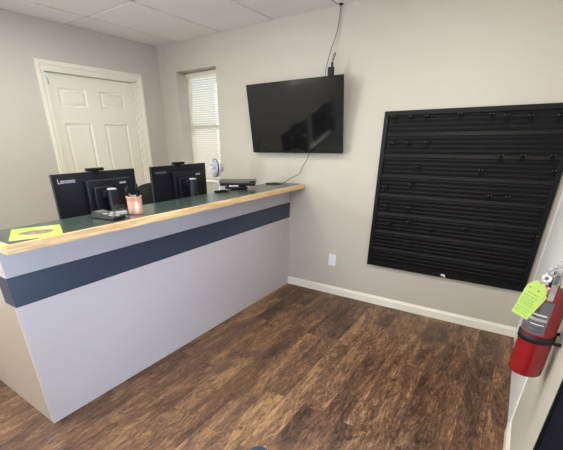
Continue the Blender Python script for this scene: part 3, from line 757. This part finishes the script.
# over-the-door hook on the left door
dh = thing('over_door_hook', 'small white hook over the top corner of the panelled door', 'hook', (-.038, -1.268, 2.045))
bm = N(); bx(bm, (-.002, -.014, -.075), (.001, .014, .003)); bx(bm, (-.030, -.014, .001), (.001, .014, .003)); obj('hook_strap', bm, M['whitepl'], dh)
bm = N(); tube(bm, spline([(.001, 0, -.040), (.020, 0, -.055), (.026, 0, -.075), (.014, 0, -.090), (.001, 0, -.075)], 5), .006, 8); obj('hook_arm', bm, M['whitepl'], dh)

# ------------------------------------------------------------------ fire extinguisher on the right wall
EX, EY, EZ = 3.8270, -1.625, .620; er = .055
ex = thing('fire_extinguisher', 'red fire extinguisher with a grey label mounted on the right wall', 'fire extinguisher', (EX, EY, EZ))
bm = N()
lathe(bm, [(0, .006), (.030, .004), (.048, .0), (er - .002, .003), (er, .010), (er, .318), (er - .002, .332), (er - .010, .347), (.030, .359), (.018, .364), (.016, .372), (0, .372)], seg=56)
obj('cylinder', bm, M['red'], ex)
az0 = math.radians(178); az1 = math.radians(283)
bm = N(); lathe(bm, [(er + .0004, .185), (er + .0008, .186), (er + .0008, .317), (er + .0004, .318)], seg=30, a0=az0, a1=az1); lbp = obj('label_panel', bm, M['labelgrey'], ex); lbp['label'] = 'silver grey instruction label'
for (za, zb, f0, f1, mm) in ((.262, .268, .50, .92, 'paperw'), (.240, .252, .42, .95, 'ltgrey'), (.226, .229, .50, .92, 'paperw'), (.212, .216, .2, .92, 'labeldark'), (.198, .203, .1, .92, 'labeldark'), (.282, .292, .1, .6, 'labeldark')):
    bm = N(); lathe(bm, [(er + .0009, za), (er + .0014, za + .0002), (er + .0014, zb - .0002), (er + .0009, zb)], seg=16, a0=az0 + (az1 - az0) * f0, a1=az0 + (az1 - az0) * f1); obj('label_print', bm, M[mm], lbp)
bm = N(); lathe(bm, [(0, .372), (.019, .372), (.020, .378), (.017, .392), (.014, .396), (.014, .415), (0, .415)], seg=24); bx(bm, (-.012, -.030, .392), (.012, .018, .418), 0, .003); obj('valve', bm, M['steel'], ex)
dr = Vector((-.10, -1.0, 0)).normalized(); sd = Vector((dr.y, -dr.x, 0))
def lever(pts, w0, w1, th, nm, m):
    bm = N(); n_ = len(pts) - 1; prev = None
    for i, (d_, z_) in enumerate(pts):
        wv_ = w0 + (w1 - w0) * i / n_; c = dr * d_
        cur = [bm.verts.new(c + sd * s * wv_ + Vector((0, 0, z_ + dz))) for s, dz in ((-1, -th), (-1, 0), (1, 0), (1, -th))]
        if prev:
            for k in range(4): bm.faces.new((prev[k], prev[(k + 1) % 4], cur[(k + 1) % 4], cur[k]))
        else: bm.faces.new(cur)
        prev = cur
    bm.faces.new(prev[::-1]); return obj(nm, bm, m, ex)
lever([(-.020, .418), (.020, .420), (.045, .412), (.072, .392), (.088, .365), (.094, .342)], .011, .008, .004, 'carry_handle', M['steel'])
lever([(-.020, .440), (.020, .446), (.050, .444), (.078, .434)], .010, .008, .003, 'squeeze_lever', M['steel'])
bm = N(); tube(bm, [(-.0, -.0, .415), (0, 0, .440)], .009, 12); obj('lever_pivot', bm, M['steel'], ex)
# gauge on the side of the valve facing the room
gc = Vector((-.030, -.034, .402)); gd = Vector((-.35, -.93, .12)).normalized()
bm = N(); tube(bm, [Vector((-.008, -.018, .402)), gc], .007, 10); lathe(bm, [(0, -.004), (.015, -.004), (.017, 0), (.017, .007), (.015, .009), (.0145, .006), (0, .006)], gc, gd, 28); ga = obj('pressure_gauge', bm, M['steel'], ex)
bm = N(); lathe(bm, [(.0145, .0062), (0, .0066)], gc, gd, 28); obj('dial', bm, M['paperw'], ga)
bm = N(); lathe(bm, [(.006, .0068), (.006, .0072), (0, .0074)], gc, gd, 18); obj('dial_centre', bm, M['greypl'], ga)
# pull pin with its ring and blue tie
bm = N(); pc_ = Vector((-.022, -.050, .430))
tube(bm, [pc_ + Vector((math.cos(a) * .015, 0, math.sin(a) * .015)) for a in [2 * PI * k / 24 for k in range(25)]], .0012, 6, caps=False); tube(bm, [pc_ + Vector((.015, 0, 0)), (.025, -.045, .430)], .0016, 6)
obj('pull_pin', bm, M['steel'], ex)
bm = N()
tube(bm, spline([(-.022, -.052, .415), (-.032, -.060, .430), (-.010, -.062, .452), (.030, -.058, .455), (.062, -.050, .442), (.050, -.045, .425), (.015, -.050, .430), (-.012, -.055, .440)], 6), .0011, 5)
tube(bm, spline([(-.010, -.050, .470), (.020, -.055, .478), (.055, -.050, .466), (.062, -.04, .450)], 6), .0011, 5)
obj('tie_wire', bm, M['blueink'], ex)['label'] = 'thin blue seal wire'
# dark nozzle / siphon on the left side of the valve
bm = N(); tube(bm, [Vector((-.006, -.016, .396)), Vector((-.012, -.050, .388)), Vector((-.013, -.062, .386))], [.008, .009, .011], 14); obj('nozzle', bm, M['rubber'], ex)

br = thing('extinguisher_bracket', 'black strap bracket holding the fire extinguisher to the wall', 'bracket', (XR, EY, .62))
bm = N(); lathe(bm, [(er + .0018, .150), (er + .0044, .151), (er + .0044, .177), (er + .0018, .178)], (EX - XR, 0, 0), (0, 0, 1), 48); bx(bm, (EX - XR + er * .9, -.049, .157), (-.0005, -.046, .171)); bx(bm, (EX - XR + er * .9, .046, .157), (-.0005, .049, .171)); obj('strap', bm, M['rubber'], br)
bm = N(); bx(bm, (-.004, -.012, .10), (-.0005, .012, .28), 0, .0008); obj('back_plate', bm, M['ltgrey'], br)

# lime inspection tag hung from the extinguisher
tg = thing('inspection_tag', 'lime green inspection tag hanging from the fire extinguisher valve', 'tag', (3.786, -1.700, 1.014))
def tf(x, z, d): return (x - 3.786, d * 1.0, z - 1.014)
outl = [(3.723, .889), (3.775, .866), (3.809, .960), (3.801, .992), (3.795, 1.006), (3.768, 1.022), (3.748, 1.006), (3.742, .992)]
bm = N(); prism(bm, outl, 0, .0010, tf); obj('tag_card', bm, M['lime'], tg)
du = Vector((.052, 0, -.023)).normalized(); dvv = Vector((.020, 0, .110)).normalized(); o0 = Vector((3.723, 0, .889))
bm = N()
def mark(u0, u1, v, h):
    P = [o0 + du * u0 + dvv * v, o0 + du * u1 + dvv * v, o0 + du * u1 + dvv * (v + h), o0 + du * u0 + dvv * (v + h)]
    prism(bm, [(p.x, p.z) for p in P], -.0004, -.00001, tf)
random.seed(8)
for v in (.012, .022, .032, .050, .058, .066, .080, .092):
    u = .006
    while u < .048:
        L = random.uniform(.004, .012); mark(u, min(u + L, .051), v, .0022 if v < .075 else .003); u += L + random.uniform(.002, .004)
mark(.005, .052, .073, .0012); mark(.005, .052, .044, .0010)
for (u, v) in ((.012, .108), (.042, .108)): mark(u - .004, u + .004, v, .006)
obj('tag_print', bm, M['ink'], tg)
bm = N(); tube(bm, spline([(-.004, -.001, -.008), (-.008, -.004, .004), (.004, .010, .014), (.014, .025, .012), (.004, .006, .002), (-.004, .002, -.008)], 5), .0010, 5); obj('tag_wire', bm, M['steel'], tg)

# ------------------------------------------------------------------ toe of a shoe at the lower picture edge
sh = thing('shoe', 'toe of a blue grey knit shoe on the floor at the bottom edge', 'shoe', (2.862, -2.252, 0), (0, 0, math.radians(-2)))
bm = N()
rings = []
prof = [(.168, .012, .016), (.160, .030, .030), (.140, .042, .044), (.105, .048, .056), (.06, .050, .070), (.0, .046, .090), (-.05, .040, .105), (-.09, .038, .110), (-.115, .034, .104), (-.128, .020, .080)]
for y, hw_, hz in prof:
    rings.append([bm.verts.new((hw_ * math.cos(a), y, .012 + (hz - .012) * max(0, math.sin(a)) ** .8)) for a in [PI * k / 12 for k in range(13)]])
for a, b in zip(rings, rings[1:]):
    for k in range(12): f = bm.faces.new((a[k], a[k + 1], b[k + 1], b[k])); f.smooth = True
bm.faces.new(rings[0]); bm.faces.new(rings[-1][::-1])
obj('upper', bm, M['shoe'], sh)
bm = N(); po = [(hw_ + .003, y) for y, hw_, _ in prof] + [(-hw_ - .003, y) for y, hw_, _ in prof[::-1]]
prism(bm, po, .0005, .014, lambda u, v, d: (u, v, d)); obj('sole', bm, M['rubber'], sh)
bm = N()
for k in range(5): tube(bm, spline([(-.022, .075 - k * .022, .058 + k * .006), (0, .078 - k * .022, .072 + k * .007), (.022, .075 - k * .022, .058 + k * .006)], 4), .003, 6)
obj('laces', bm, M['shoe'], sh)
